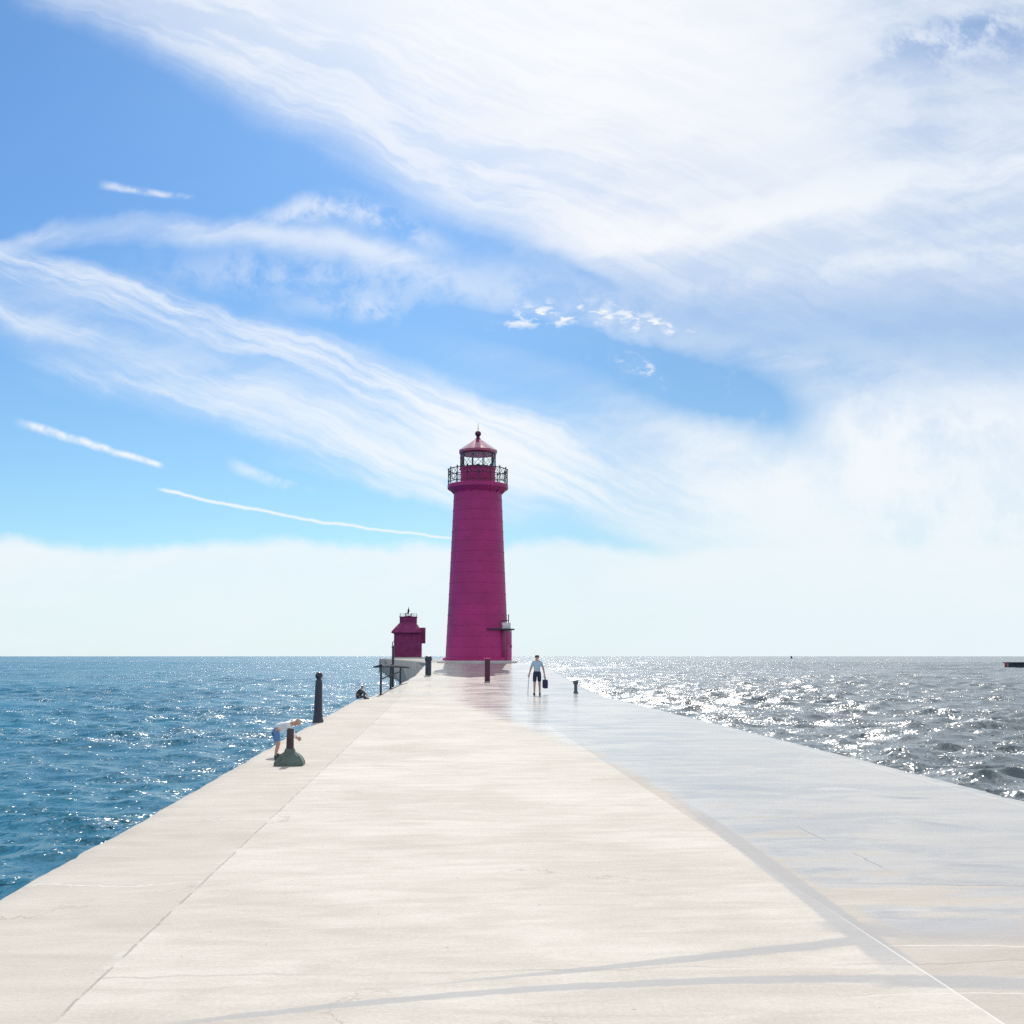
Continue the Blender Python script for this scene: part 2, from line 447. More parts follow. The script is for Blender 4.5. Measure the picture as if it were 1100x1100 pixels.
hgt = g.mad(fine, .25, g.mad(grain, .12, g.mad(brush, .5, g.mul(g.m('MAXIMUM', crack, g.mul(trl_l, .6)), -.8))))
def bumped(target, k):
    bp = g.n('ShaderNodeBump'); bp.inputs['Distance'].default_value = .02; bp.inputs['Strength'].default_value = k
    g.put(bp.inputs['Height'], hgt); g.put(target.inputs['Normal'], bp.outputs[0])
bumped(b, .45)
bw = g.n('ShaderNodeBsdfPrincipled')
g.put(bw.inputs['Base Color'], c); g.put(bw.inputs['Roughness'], g.mad(streak, -.06, g.mad(fine, .10, .20)))
bw.inputs['Specular IOR Level'].default_value = .5
bumped(bw, .13)
ms = g.n('ShaderNodeMixShader'); g.put(ms.inputs[0], g.sm(film, .05, .60))
tl = mdeck.node_tree.links; tl.new(b.outputs[0], ms.inputs[1]); tl.new(bw.outputs[0], ms.inputs[2])
tl.new(ms.outputs[0], mdeck.node_tree.nodes['Material Output'].inputs['Surface'])

mwall = paint('pier_wall_concrete', (.24, .225, .205), .8, .25, bump=.5, scale=3, dirt=(.12, .13, .11))

def pier_deck():
    bm = B(); ys = list(np.arange(-12, 3, .8)) + list(np.arange(3, 26, .13)) + list(np.arange(26, 40, .5)) + list(np.arange(40, 78.01, .8))
    NX = 36; rows = []
    for yv in ys:
        l, r = interp(LEFT, yv), interp(RIGHT, yv); zz = deck_z(yv)
        
        chip = lambda sd: .010 * math.sin(yv * 2.1 + sd) + .008 * math.sin(yv * 5.3 + 2 * sd) + random.uniform(-.006, .006) - (random.uniform(.01, .05) if random.random() < .06 else 0)
        j = -chip(1.0); k = chip(4.0)
        row = [bm.verts.new((l + .04, yv, WATER - 2.5)), bm.verts.new((l + j, yv, zz - .06)), bm.verts.new((l + j + .05, yv, zz - .004))]
        for i in range(1, NX):
            row.append(bm.verts.new((l + (r - l) * i / NX, yv, zz)))
        row += [bm.verts.new((r + k - .05, yv, zz - .004)), bm.verts.new((r + k, yv, zz - .06)), bm.verts.new((r - .04, yv, WATER - 2.5))]
        rows.append(row)
    for a, b_ in zip(rows, rows[1:]):
        for i in range(len(a) - 1):
            bm.faces.new((a[i], a[i + 1], b_[i + 1], b_[i]))
    bm.faces.new(rows[-1])
    o = obj('pier_deck', bm, mdeck, None, False)
    return tag(o, kind='structure')
pier_deck()

# the pier beyond the lighthouse bends left to the pierhead
def pier_beyond():
    bm = B(); cl = [(77.5, -1.25, 5.0), (95, -2.2, 4.6), (140, -5.6, 1.8), (205, -11.2, -4.2), (212, -12.6, -2.4), (228, -12.8, -2.2), (236, -8.6, -6.6)]
    rows = []
    for yv, l, r in cl:
        zz = 1.15
        rows.append([bm.verts.new(v) for v in ((l - .1, yv, WATER - 2), (l, yv, zz - .06), (l + .06, yv, zz), (r - .06, yv, zz), (r, yv, zz - .06), (r + .1, yv, WATER - 2))])
    for a, b_ in zip(rows, rows[1:]):
        for i in range(5): bm.faces.new((a[i], a[i + 1], b_[i + 1], b_[i]))
    bm.faces.new(rows[-1])
    return tag(obj('pier_path', bm, mwall, None, False), kind='structure')
pier_beyond()

# ------------------------------------------------------------------ water
def build_water():
    c0 = np.array([0.0, 0.0])
    r = [3.0]
    while r[-1] < 60: r.append(r[-1] + max(.07, r[-1] * .0042))
    while r[-1] < 620: r.append(r[-1] + max(.25, min(.9, r[-1] * .0042)))
    while r[-1] < 3000: r.append(r[-1] * 1.006)
    while r[-1] < 60000: r.append(r[-1] * 1.035)
    r = np.array(r)
    fine_a = np.arange(R(-30), R(31), .0016)
    coarse = np.concatenate([np.linspace(R(31.2), R(60), 90), np.linspace(R(64), R(296), 50), np.linspace(R(300), R(329.8), 90)])
    th = np.concatenate([fine_a, coarse]) + YAW
    n_r, n_t = len(r), len(th)
    RR, TT = np.meshgrid(r, th, indexing='ij')
    X = (RR * np.sin(TT)).astype(np.float64); Y = (RR * np.cos(TT)).astype(np.float64)
    Z = np.zeros_like(X); HX = np.zeros_like(X); HY = np.zeros_like(X)
    dr = np.gradient(r)[:, None]; lat = RR * .0016
    sp = np.maximum(dr, lat)
    rough_side = 1 / (1 + np.exp(-(X - 1.5) / 1.5))            # the channel (right) is choppier than the lake side
    N = 84
    lam = np.exp(rng.uniform(math.log(.5), math.log(13), N - 12)); lam = np.concatenate([lam, np.exp(rng.uniform(math.log(20), math.log(70), 12))])
    for i in range(N):
        L = lam[i]; k = 2 * PI / L
        ang = rng.normal(R(-12), R(34))                         # waves come in from the open lake
        kx, ky = k * math.sin(ang), -k * math.cos(ang)
        slope = .046 if L > 4 else .058
        a = slope / k * (1.0 if L < 5 else (.50 if L < 20 else .16))
        ph = rng.uniform(0, 2 * PI)
        fade = np.clip((L / sp - 2.2) / 2.5, 0, 1)
        amp = a * fade * ((.62 + .62 * rough_side) if L < 3.5 else (.34 + .36 * rough_side))
        t = kx * X + ky * Y + ph
        Z += amp * np.cos(t)
        HX -= .75 * amp * np.sin(t) * kx / k; HY -= .75 * amp * np.sin(t) * ky / k
    grp = np.sin(X * .11 + .9 * np.sin(Y * .05)) * np.sin(Y * .085 + 1.3 * np.sin(X * .04)) * .35 + 1
    Z *= grp
    sig = Z[: n_r // 2].std()
    foam = np.clip((Z / sig - 1.75) / 1.4, 0, 1) * (.15 + .85 * rough_side)
    Z += WATER; X = X + HX; Y = Y + HY
    co_ = np.stack([X, Y, Z], -1).reshape(-1, 3).astype(np.float32)
    a = np.arange(n_r - 1)[:, None] * n_t; j = np.arange(n_t)[None, :]; j2 = (j + 1) % n_t
    order = np.arange(n_t)
    q_ = np.stack([a + j, a + n_t + j, a + n_t + j2, a + j2], -1).reshape(-1, 4)
    me = bpy.data.meshes.new('lake_water')
    me.vertices.add(len(co_)); me.vertices.foreach_set('co', co_.ravel())
    me.loops.add(q_.size); me.loops.foreach_set('vertex_index', q_.astype(np.int32).ravel())
    me.polygons.add(len(q_)); me.polygons.foreach_set('loop_start', np.arange(0, q_.size, 4, dtype=np.int32))
    me.polygons.foreach_set('use_smooth', np.ones(len(q_), bool))
    at = me.attributes.new('foam', 'FLOAT', 'POINT'); at.data.foreach_set('value', foam.ravel().astype(np.float32))
    me.update(); me.validate()
    print('water verts', len(co_), 'sigma', sig)
    return me

mwat, g, b = new_mat('lake_water')
pos = g.n('ShaderNodeNewGeometry').outputs['Position']; nrm = g.n('ShaderNodeNewGeometry').outputs['Normal']
x, y, z = g.sep(pos)
P2 = g.xyz(x, y, 0)
dist = g.m('POWER', g.mad(x, x, g.mul(y, y)), .5)
chan = g.sm(x, 0.0, 6.0)
def slopes(vec, scale, detail, k):
    return g.vm('SCALE', g.vm('SUBTRACT', g.noise(vec, scale, detail, .6, col=True), (.5, .5, .5)), scale=k)
nv = slopes(P2, 9.0, 3, 1.5)
nv = g.vm('ADD', nv, slopes(g.xyz(g.mul(x, .7), y, 3.3), 2.3, 3, .95))
nv = g.vm('ADD', nv, slopes(g.xyz(g.mul(x, .5), y, 7.7), .55, 3, .35))
gust = g.noise(g.xyz(g.mul(x, .5), y, 1.0), .06, 5, .6)
kk = g.mul(g.sm(gust, .34, .64, .62, 1.15), g.mad(chan, .05, 1.24))
steep = g.sm(g.noise(g.xyz(g.mul(x, .8), y, 5.0), 5.0, 2, .5), .56, .70, .8, 3.4)
kk = g.mul(kk, g.mul(steep, g.sm(g.noise(g.xyz(g.mul(x, .45), y, 9.0), .28, 4, .55), .40, .62, .75, 1.45)))
nv = g.vm('MULTIPLY', g.vm('SCALE', nv, scale=kk), (1, 1, 0))
nn = g.vm('NORMALIZE', g.vm('ADD', nrm, nv))
g.put(b.inputs['Normal'], nn)
deep = g.noise(P2, .05, 3, .5)
lake = g.mix(g.sm(deep, .35, .65), (.003, .098, .160), (.006, .130, .205))
river = g.mix(g.sm(deep, .35, .65), (.13, .155, .165), (.165, .19, .20))
wc = g.mix(chan, lake, river)
fo = g.n('ShaderNodeAttribute', attribute_name='foam').outputs['Fac']
fn = g.noise(P2, 3.4, 6, .7)
fm = g.sm(g.mul(fo, g.sm(fn, .46, .60)), .16, .6)
g.put(b.inputs['Base Color'], g.mix(g.mul(fm, .8), wc, (.80, .82, .82)))
g.put(b.inputs['Roughness'], g.mad(fm, .4, .24))
b.inputs['IOR'].default_value = 1.333
g.put(b.inputs['Specular IOR Level'], g.mad(chan, .15, .32))
mesh = build_water(); mesh.materials.append(mwat)
wo = bpy.data.objects.new('lake_water', mesh); COL.objects.link(wo); tag(wo, kind='structure')

# ------------------------------------------------------------------ lighthouse
RED = (.45, .020, .178)
mred = paint('red_tower_paint', RED, .55, .16, bump=.25, scale=2.0, coat=.0, dirt=(.33, .018, .10))
mroof = paint('red_roof_paint', (.36, .03, .11), .26, .08, bump=.05, scale=3, coat=.9)
miron = paint('dark_iron', (.030, .034, .048), .45, .3, metal=.2, bump=.3, scale=20)
mwhite = paint('white_paint', (.78, .78, .77), .5, .06, scale=8)
mpink = paint('red_door_paint', (.26, .05, .13), .35, .1)
mconc = paint('plinth_concrete', (.55, .53, .50), .8, .15, bump=.5, scale=4)
mlav = paint('ceiling_paint', (.80, .80, .86), .6, .05)
mgrey = paint('galvanised_metal', (.35, .38, .42), .4, .15, metal=.7, scale=14)
mg, g, b = new_mat('lantern_glass')
tr_ = g.n('ShaderNodeBsdfTransparent'); gl = g.n('ShaderNodeBsdfGlossy'); gl.inputs['Roughness'].default_value = .05
tr_.inputs['Color'].default_value = (.96, .99, .99, 1)
fr = g.n('ShaderNodeFresnel'); fr.inputs['IOR'].default_value = 1.2
mx = g.n('ShaderNodeMixShader'); g.put(mx.inputs[0], fr.outputs[0])
mg.node_tree.links.new(tr_.outputs[0], mx.inputs[1]); mg.node_tree.links.new(gl.outputs[0], mx.inputs[2])
mg.node_tree.links.new(mx.outputs[0], mg.node_tree.nodes['Material Output'].inputs['Surface'])

LY = 72.0
lb = at_depth(512.5, 711.5, LY); LZ = deck_z(LY)
u = (at_depth(513.5, 700, LY) - at_depth(512.5, 700, LY)).length          # metres per photo pixel there
vz = lambda py: at_depth(512.5, py, LY).z - LZ                            # height over the deck
LH = thing('lighthouse', (lb.x, LY, LZ), 'tall magenta red lighthouse tower with round gallery and glazed lantern', 'lighthouse')
# tower shell: tapering iron plates, each course lapping over the next
bm = B(); prof = []
H = vz(527); r0, r1 = 34.3 * u, 26.0 * u
prof.append((r0 + .16, .10)); prof.append((r0 + .16, .34)); prof.append((r0 + .03, .40))
n_c = 16
for i in range(n_c):
    za, zb = .40 + (H - .40) * i / n_c, .40 + (H - .40) * (i + 1) / n_c
    ra = r0 + (r1 - r0) * (za / H) ** .92; rb = r0 + (r1 - r0) * (zb / H) ** .92
    prof += [(ra, za + .002), (rb + .006, zb - .055), (rb + .020, zb - .05), (rb + .020, zb - .006), (rb, zb)]
lathe(bm, prof, 64); obj('tower', bm, mred, LH)
bm = B(); lathe(bm, [(r0 + .55, -.2), (r0 + .55, .12), (r0 + .50, .16), (r0 + .10, .17)], 64); obj('plinth', bm, mconc, LH)
# gallery
zg0, zg1 = vz(528.5), vz(521.5)
bm = B(); lathe(bm, [(r1 - .02, zg0 - .12), (r1 + .05, zg0 - .08), (28.5 * u, zg0 + .02), (32.5 * u, zg0 + .16), (33.2 * u, zg0 + .2), (33.2 * u, zg1 - .02), (32.8 * u, zg1), (15 * u, zg1 + .01)], 64)
ga = obj('gallery', bm, mred, LH)
for i in range(16):
    a = 2 * PI * i / 16 + .1; bm = B()
    M = Matrix.Rotation(a, 4, 'Z')
    vs = [bm.verts.new(M @ Vector(v)) for v in ((r1, -.04, zg0 - .20), (31 * u, -.04, zg0 + .12), (r1, -.04, zg0 + .08), (r1, .04, zg0 - .20), (31 * u, .04, zg0 + .12), (r1, .04, zg0 + .08))]
    for f in ((0, 1, 2), (5, 4, 3), (0, 3, 4, 1), (1, 4, 5, 2), (2, 5, 3, 0)): bm.faces.new([vs[k] for k in f])
    obj('bracket', bm, mred, ga)
# railing: posts, three rails, crossing lattice between them
zr = vz(505.5); rr = 32.4 * u
bm = B()
for zz, rad in ((zr, .032), (zg1 + (zr - zg1) * .60, .024), (zg1 + .16, .022)):
    tube(bm, ring_pts(rr, zz, 64), rad, 6, True)
rl = obj('railing', bm, miron, LH)
NP = 16
for i in range(NP):
    a = 2 * PI * i / NP; bm = B()
    tube(bm, [(rr * math.cos(a), rr * math.sin(a), zg1 - .02), (rr * math.cos(a), rr * math.sin(a), zr + .05)], .030, 6)
    lathe(bm, [(.02, 0), (.055, .03), (.055, .07), (.015, .11)], 8, (rr * math.cos(a), rr * math.sin(a), zr + .03))
    obj('post', bm, miron, rl)
bm = B(); zm = zg1 + (zr - zg1) * .60
for i in range(NP * 2):
    a, a2 = 2 * PI * i / NP / 2, 2 * PI * (i + 1) / NP / 2
    for s0, s1 in ((zm, zr), (zr, zm)):
        tube(bm, [(rr * math.cos(a), rr * math.sin(a), s0), (rr * math.cos(a2), rr * math.sin(a2), s1)], .014, 5)
for i in range(NP):
    a, am, a2 = 2 * PI * i / NP, 2 * PI * (i + .5) / NP, 2 * PI * (i + 1) / NP
    tube(bm, [(rr * math.cos(t), rr * math.sin(t), zz) for t, zz in ((a, zm), (am, zg1 + .18), (a2, zm))], .013, 5)
obj('lattice', bm, miron, rl)
# watch room
rw = 19.0 * u; zw = vz(503)
bm = B(); lathe(bm, [(rw, zg1 - .02), (rw, zw - .12), (rw + .05, zw - .10), (rw + .05, zw)], 48); obj('watch_room', bm, mred, LH)
# lantern
zl0, zl1 = zw, vz(486.5); rl_ = 19.2 * u; NG = 10; ph0 = PI / NG + PI / 2
bm = B()
for i in range(NG):
    a = ph0 + 2 * PI * i / NG; a2 = ph0 + 2 * PI * (i + 1) / NG
    c_, s_ = rl_ * math.cos(a), rl_ * math.sin(a)
    tube(bm, [(c_, s_, zl0 - .02), (c_, s_, zl1 + .02)], .032, 6)
    for za, zb in ((zl0 + .03, zl1 - .22), (zl1 - .22, zl0 + .03)):
        tube(bm, [(c_, s_, za), (rl_ * math.cos(a2), rl_ * math.sin(a2), zb)], .013, 5)
for zz in (zl0 + .02, zl1 - .10):
    tube(bm, [(rl_ * math.cos(ph0 + 2 * PI * i / NG), rl_ * math.sin(ph0 + 2 * PI * i / NG), zz) for i in range(NG)], .034, 6, True)
lf = obj('lantern_frame', bm, miron, LH)
bm = B(); lathe(bm, [(rl_ - .035, zl0 + .01), (rl_ - .035, zl1)], NG, cap=False, ph=ph0); obj('glazing', bm, mg, lf)
bm = B(); lathe(bm, [(rl_ + .02, zl1 - .125), (.2, zl1 - .118)], 40); obj('ceiling', bm, mlav, lf)
bm = B(); lathe(bm, [(.16, zl0 - .05), (.14, zl0 + .06), (.07, zl0 + .09), (.07, zl0 + .13), (.12, zl0 + .16), (.12, zl0 + .26), (.04, zl0 + .31)], 20); obj('beacon', bm, miron, LH)
# roof, ball vent, rod
zt = vz(471.5)
bm = B(); lathe(bm, [(20.2 * u, zl1 - .10), (21.8 * u, zl1 - .03), (21.8 * u, zl1 + .12), (20.8 * u, zl1 + .17), (2.4 * u, zt)], NG, ph=ph0 + PI / NG); obj('roof', bm, mroof, LH)
zb0 = vz(473)
bm = B(); rb_ = 3.4 * u; zc = vz(466)
pr = [(2.4 * u, zb0), (2.9 * u, zb0 + .06), (2.9 * u, zb0 + .12), (1.9 * u, zb0 + .17), (1.9 * u, zc - rb_ * .9)]
pr += [(max(.02, rb_ * math.cos(t)), zc + rb_ * math.sin(t)) for t in np.linspace(-.95, 1.52, 12)]
lathe(bm, pr, 24); vb = obj('ventilator_ball', bm, paint('dark_red_paint', (.10, .012, .045), .4), LH)
bm = B(); tube(bm, [(0, 0, zc + rb_ - .03), (0, 0, vz(454.5))], [.030, .010], 6); obj('lightning_rod', bm, miron, LH)
# landing bracket on the right flank, where the old catwalk met the tower, with a white cabinet
zp = vz(676.5); px_l = (528 - 512.5) * u; rt = r0 + (r1 - r0) * (zp / H) ** .92
bm = B()
box(bm, ((547 - 512.5) * u - .95, -.95, zp), (2.0, 1.5, .10), rz=R(28), bev=.01)
box(bm, ((547 - 512.5) * u - .62, -.62, zp - .16), (1.1, .10, .22), rz=R(28), bev=.01)
ld = obj('landing', bm, miron, LH)
bm = B(); box(bm, ((542.3 - 512.5) * u, -.95, zp + .05 + .20), (.60, .42, .40), rz=R(8), bev=.02); obj('cabinet', bm, mwhite, ld)
bm = B(); tube(bm, [((545.5 - 512.5) * u, -.80, zp), ((545.5 - 512.5) * u, -.80, zp + 1.0)], .035, 6)
tube(bm, [((536 - 512.5) * u, -1.35, zp), ((536 - 512.5) * u, -1.35, zp + .55)], .03, 6)
tube(bm, [((536 - 512.5) * u, -1.35, zp + .55), ((545.5 - 512.5) * u, -.80, zp + .6)], .03, 6); obj('handrail', bm, miron, ld)
# door in a shallow projecting frame on the right flank
ad = R(-24); Md = Matrix.Rotation(ad, 4, 'Z')
bm = B(); rd = r0 - .05
box(bm, Md @ Vector((rd, 0, 1.15)), (.36, 1.15, 2.1), rz=ad, bev=.03); df = obj('door_frame', bm, mpink, LH)
bm = B(); box(bm, Md @ Vector((rd + .19, 0, 1.12)), (.05, .84, 1.86), rz=ad, bev=.01)
for zz in (.72, 1.5): box(bm, Md @ Vector((rd + .218, 0, zz)), (.03, .60, .55), rz=ad, bev=.01)
do = obj('door', bm, mred, df)
bm = B(); box(bm, Md @ Vector((rd + .25, .33, 1.1)), (.05, .05, .16), rz=ad, bev=.01); obj('handle', bm, miron, df)

# ------------------------------------------------------------------ outer light at the pierhead
OY = 220.0; ob = at_depth(437.5, 707, OY); v = (at_depth(438.5, 700, OY) - at_depth(437.5, 700, OY)).length
hz = lambda py: at_depth(437.5, py, OY).z - 1.15
mox = lambda px: (px - 437.5) * v
msid, g, b = new_mat('red_siding')
tc = g.n('ShaderNodeTexCoord').outputs['Object']; sx, sy_, sz = g.sep(tc)
rib = g.m('PINGPONG', g.add(sx, sy_), .11)
g.put(b.inputs['Base Color'], g.mix(g.sm(g.noise(tc, .9, 6, .65), .35, .65), (.22, .034, .115), (.31, .050, .160)))
b.inputs['Roughness'].default_value = .8; b.inputs['Specular IOR Level'].default_value = .2
bp = g.n('ShaderNodeBump'); bp.inputs['Distance'].default_value = .04; g.put(bp.inputs['Height'], g.mul(rib, 8.0)); g.put(b.inputs['Normal'], bp.outputs[0])
mdr = paint('dark_roof', (.055, .012, .032), .5, .2)
OB = thing('fog_signal_house', (ob.x, OY, 1.15), 'small dark red house with hipped roof and stub lantern far out on the pierhead', 'lighthouse building')
hw = 14.6 * v; dep = 4.5
zev = hz(679); zpar0, zpar1 = hz(668), hz(662.5)
bm = B(); box(bm, (0, dep, (hz(706) + zev) / 2), (2 * hw, 2 * dep, zev - hz(706)), bev=.03); bo = obj('body', bm, msid, OB)
# hipped roof rising to the lantern base
bm = B(); e = .55; tw = 8.4 * v
zz0 = zev - .15
lo_ = [bm.verts.new(q3) for q3 in ((-hw - e, -e, zz0), (hw + .1, -e, zz0), (hw + .1, 2 * dep + e, zz0), (-hw - e, 2 * dep + e, zz0))]
lo2 = [bm.verts.new((q3.co.x, q3.co.y, zz0 + .16)) for q3 in lo_]
prev = lo2
bm.faces.new(lo_[::-1])
for i in range(4): bm.faces.new((lo_[i], lo_[(i + 1) % 4], lo2[(i + 1) % 4], lo2[i]))
for t in (.18, .36, .55, .75, 1.0):
    f_ = t ** 1.12; zz_ = zz0 + .16 + (zpar0 - zz0 - .16) * t
    cx0 = -hw - e + (hw + e - tw) * f_; cx1 = hw + .1 - (hw + .1 - tw) * f_
    cy0 = -e + (dep - tw - 1.2 + e) * f_; cy1 = 2 * dep + e - (dep + e - tw) * f_
    cur = [bm.verts.new(q3) for q3 in ((cx0, cy0, zz_), (cx1, cy0, zz_), (cx1, cy1, zz_), (cx0, cy1, zz_))]
    for i in range(4): bm.faces.new((prev[i], prev[(i + 1) % 4], cur[(i + 1) % 4], cur[i]))
    prev = cur
bm.faces.new(prev)
obj('roof', bm, msid, OB)
bm = B(); dxr = mox(452.0); box(bm, (dxr, 2.4, (hz(691) + hz(674)) / 2), (1.7, 2.6, hz(674) - hz(691)), bev=.02)
vs = None; obj('dormer', bm, msid, OB)
bm = B(); box(bm, (0, dep - .6, (zpar0 + zpar1) / 2 - .05), (2 * tw + .3, 2 * tw + .6, zpar1 - zpar0 + .05), bev=.03)
box(bm, (0, dep - .6, zpar1 + .06), (2 * tw + .50, 2 * tw + .8, .14), bev=.03); obj('lantern_deck', bm, msid, OB)
bm = B(); zla, zlb = zpar1 + .12, hz(658.5)
lathe(bm, [(.75, zla), (.75, zla + .2), (.70, zla + .22)], 12, (0, dep - .6, 0), ph=.2)
for i in range(12):
    a = 2 * PI * i / 12; tube(bm, [(.72 * math.cos(a), dep - .6 + .72 * math.sin(a), zla), (.72 * math.cos(a), dep - .6 + .72 * math.sin(a), zlb)], .025, 5)
la = obj('lantern', bm, miron, OB)
bm = B(); lathe(bm, [(.68, zla + .1), (.68, zlb)], 12, (0, dep - .6, 0), cap=False); obj('glazing', bm, mg, la)
bm = B(); lathe(bm, [(.86, zlb), (.88, zlb + .06), (.30, zlb + .28), (.18, zlb + .34), (.20, zlb + .55), (.24, zlb + .70), (.15, zlb + .82), (.06, hz(652)), (.02, hz(651))], 16, (0, dep - .6, 0)); obj('lantern_roof', bm, miron, OB)
bm = B()
for i in range(20):
    t = i / 20; s = 8.4 * v + .12
    px4 = [(-s, -s), (s, -s), (s, s), (-s, s)]; k_ = int(t * 4); f_ = t * 4 - k_
    a_, b_ = px4[k_], px4[(k_ + 1) % 4]
    x_, y_ = a_[0] + (b_[0] - a_[0]) * f_, a_[1] + (b_[1] - a_[1]) * f_
    tube(bm, [(x_, dep - .6 + y_, zpar1 + .1), (x_, dep - .6 + y_, zpar1 + .75)], .022, 5)
s = 8.4 * v + .12
for zz in (zpar1 + .42, zpar1 + .75):
    tube(bm, [(-s, dep - .6 - s, zz), (s, dep - .6 - s, zz), (s, dep - .6 + s, zz), (-s, dep - .6 + s, zz)], .022, 5, True)
obj('railing', bm, mgrey, OB)
bm = B(); box(bm, (.3, dep - .5, -.2 + (hz(706)) / 2), (2 * hw + 1.0, 2 * dep + 1.2, hz(706) + .4), bev=.04); obj('foundation', bm, mconc, OB)
bm = B(); tube(bm, [(-hw - .25, -.3, 0), (-hw - .25, -.3, hz(690))], .09, 8); tube(bm, [(-hw - .25, -.3, hz(690)), (-hw + .2, .02, hz(688))], .07, 6); obj('drain_pipe', bm, miron, OB)

# ------------------------------------------------------------------ posts and bollards along the pier
mpost = paint('blue_black_paint', (.022, .028, .050), .42, .3, bump=.3, scale=16, coat=.2, dirt=(.05, .035, .03))
mrust = paint('rusted_iron', (.060, .035, .040), .6, .35, bump=.6, scale=14, dirt=(.11, .055, .035))
mrail = paint('dark_rail', (.020, .024, .040), .8, .2)
mgreen = paint('weathered_green_iron', (.105, .145, .125), .65, .3, bump=.6, scale=14, dirt=(.06, .055, .05))
def scale_at(px, py):
    p_ = on_deck(px, py); return p_, (at_depth(px + 1, py, p_.y) - at_depth(px, py, p_.y)).length

# ball-topped post
p_, s = scale_at(341.5, 776)
T = thing('bollard', p_, 'tall blue black iron post with a ball top on the left edge of the pier', 'bollard')
h = 54 * s
bm = B(); lathe(bm, [(6.0 * s, -.02), (6.0 * s, 1.4 * s), (5.5 * s, 3 * s), (5.3 * s, 7 * s), (4.7 * s, 9 * s), (4.5 * s, 16 * s), (3.9 * s, 36 * s), (3.7 * s, 44.5 * s), (2.6 * s, 46 * s)], 28); obj('shaft', bm, mpost, T)
bm = B(); zc_, rb = h - 3.9 * s, 4.1 * s
lathe(bm, [(2.4 * s, 45.6 * s), (2.3 * s, 47 * s)] + [(max(.004, rb * math.cos(t)), zc_ + rb * math.sin(t)) for t in np.linspace(-.9, 1.53, 10)], 24); obj('ball', bm, mpost, T)
for i in range(6):
    a = i * PI / 3; bm = B()
    lathe(bm, [(.016, 0), (.016, .02), (.008, .03)], 6, (5.2 * s * math.cos(a) * 1.05, 5.2 * s * math.sin(a) * 1.05, 1.5 * s)); obj('bolt', bm, mpost, T)

# flared-base stub
p_, s = scale_at(311, 822)
T = thing('mooring_bollard', p_, 'rusty stub post on a broad flared greenish foot near the pier edge', 'bollard')
bm = B()
def sqring(hx, hy, z_): return [bm.verts.new((sx_ * hx, sy__ * hy, z_)) for sx_, sy__ in ((-1, -1), (1, -1), (1, 1), (-1, 1))]
lv = [sqring(15.5 * s, 12 * s, -.01), sqring(15.5 * s, 12 * s, 3.5 * s), sqring(14.8 * s, 11.3 * s, 5 * s), sqring(12.5 * s, 10 * s, 9 * s), sqring(9.5 * s, 8 * s, 12 * s), sqring(5.8 * s, 5.6 * s, 14.5 * s), sqring(4.6 * s, 4.6 * s, 18 * s)]
for a, b_ in zip(lv, lv[1:]):
    for i in range(4): bm.faces.new((a[i], a[(i + 1) % 4], b_[(i + 1) % 4], b_[i]))
bm.faces.new(lv[0][::-1]); bm.faces.new(lv[-1])
bmesh.ops.bevel(bm, geom=[e_ for e_ in bm.edges if abs((e_.verts[0].co - e_.verts[1].co).z) > .01], offset=1.6 * s, segments=3, affect='EDGES', clamp_overlap=True)
obj('foot', bm, mgreen, T)
bm = B(); lathe(bm, [(4.3 * s, 14 * s), (4.1 * s, 20 * s), (3.8 * s, 34 * s), (3.9 * s, 37.5 * s), (3.4 * s, 39 * s), (2.0 * s, 40 * s)], 20); obj('shaft', bm, mrust, T)
bm = B(); lathe(bm, [(.03, 0), (.045, .04), (.03, .09)], 8, (-13.0 * s, -4 * s, 4.5 * s)); tube(bm, [(-14 * s, -3 * s, 8 * s), (-12 * s, -4 * s, 12 * s), (-9 * s, -5 * s, 9 * s)], .022, 6); obj('shackle', bm, miron, T)

# dark round-ended bollard left of the lighthouse
p_, s = scale_at(460, 725.5)
T = thing('bollard', p_, 'short stout blue black bollard left of the tall lighthouse foot', 'bollard')
bm = B(); lathe(bm, [(3.0 * s, -.02), (3.3 * s, .05), (3.3 * s, 15 * s), (3.0 * s, 16 * s)], 20); obj('shaft', bm, mpost, T)
bm = B(); lathe(bm, [(3.6 * s, 15.5 * s), (3.9 * s, 16.2 * s), (3.9 * s, 18.6 * s), (3.0 * s, 20.5 * s), (1.2 * s, 21.4 * s)], 20); obj('cap', bm, mpost, T)
# red post in front of the tower
p_, s = scale_at(523.5, 731.5)
T = thing('red_post', p_, 'slim dark red square post standing in front of the tall lighthouse', 'post')
bm = B(); box(bm, (0, 0, 11.5 * s), (5.6 * s, 5.6 * s, 23.4 * s), bev=.015); obj('shaft', bm, paint('dark_red_post', (.085, .012, .040), .5, .2), T)
bm = B(); box(bm, (0, 0, 23.6 * s), (6.6 * s, 6.6 * s, 1.2 * s), bev=.01); obj('cap', bm, mred, T)
# small grey bollard on the far right edge
p_, s = scale_at(618.5, 744.5)
T = thing('bollard', p_, 'small grey bollard alone by the right edge of the pier', 'bollard')
mgb = paint('grey_iron', (.085, .10, .115), .5, .3, bump=.4, scale=14)
bm = B(); lathe(bm, [(2.6 * s, -.02), (2.6 * s, 1 * s), (1.8 * s, 2 * s), (1.7 * s, 9 * s)], 16); obj('shaft', bm, mgb, T)
bm = B(); lathe(bm, [(1.6 * s, 8.8 * s), (2.7 * s, 9.6 * s), (2.8 * s, 12 * s), (2.0 * s, 13.5 * s), (.5 * s, 14 * s)], 16); obj('cap', bm, mgb, T)

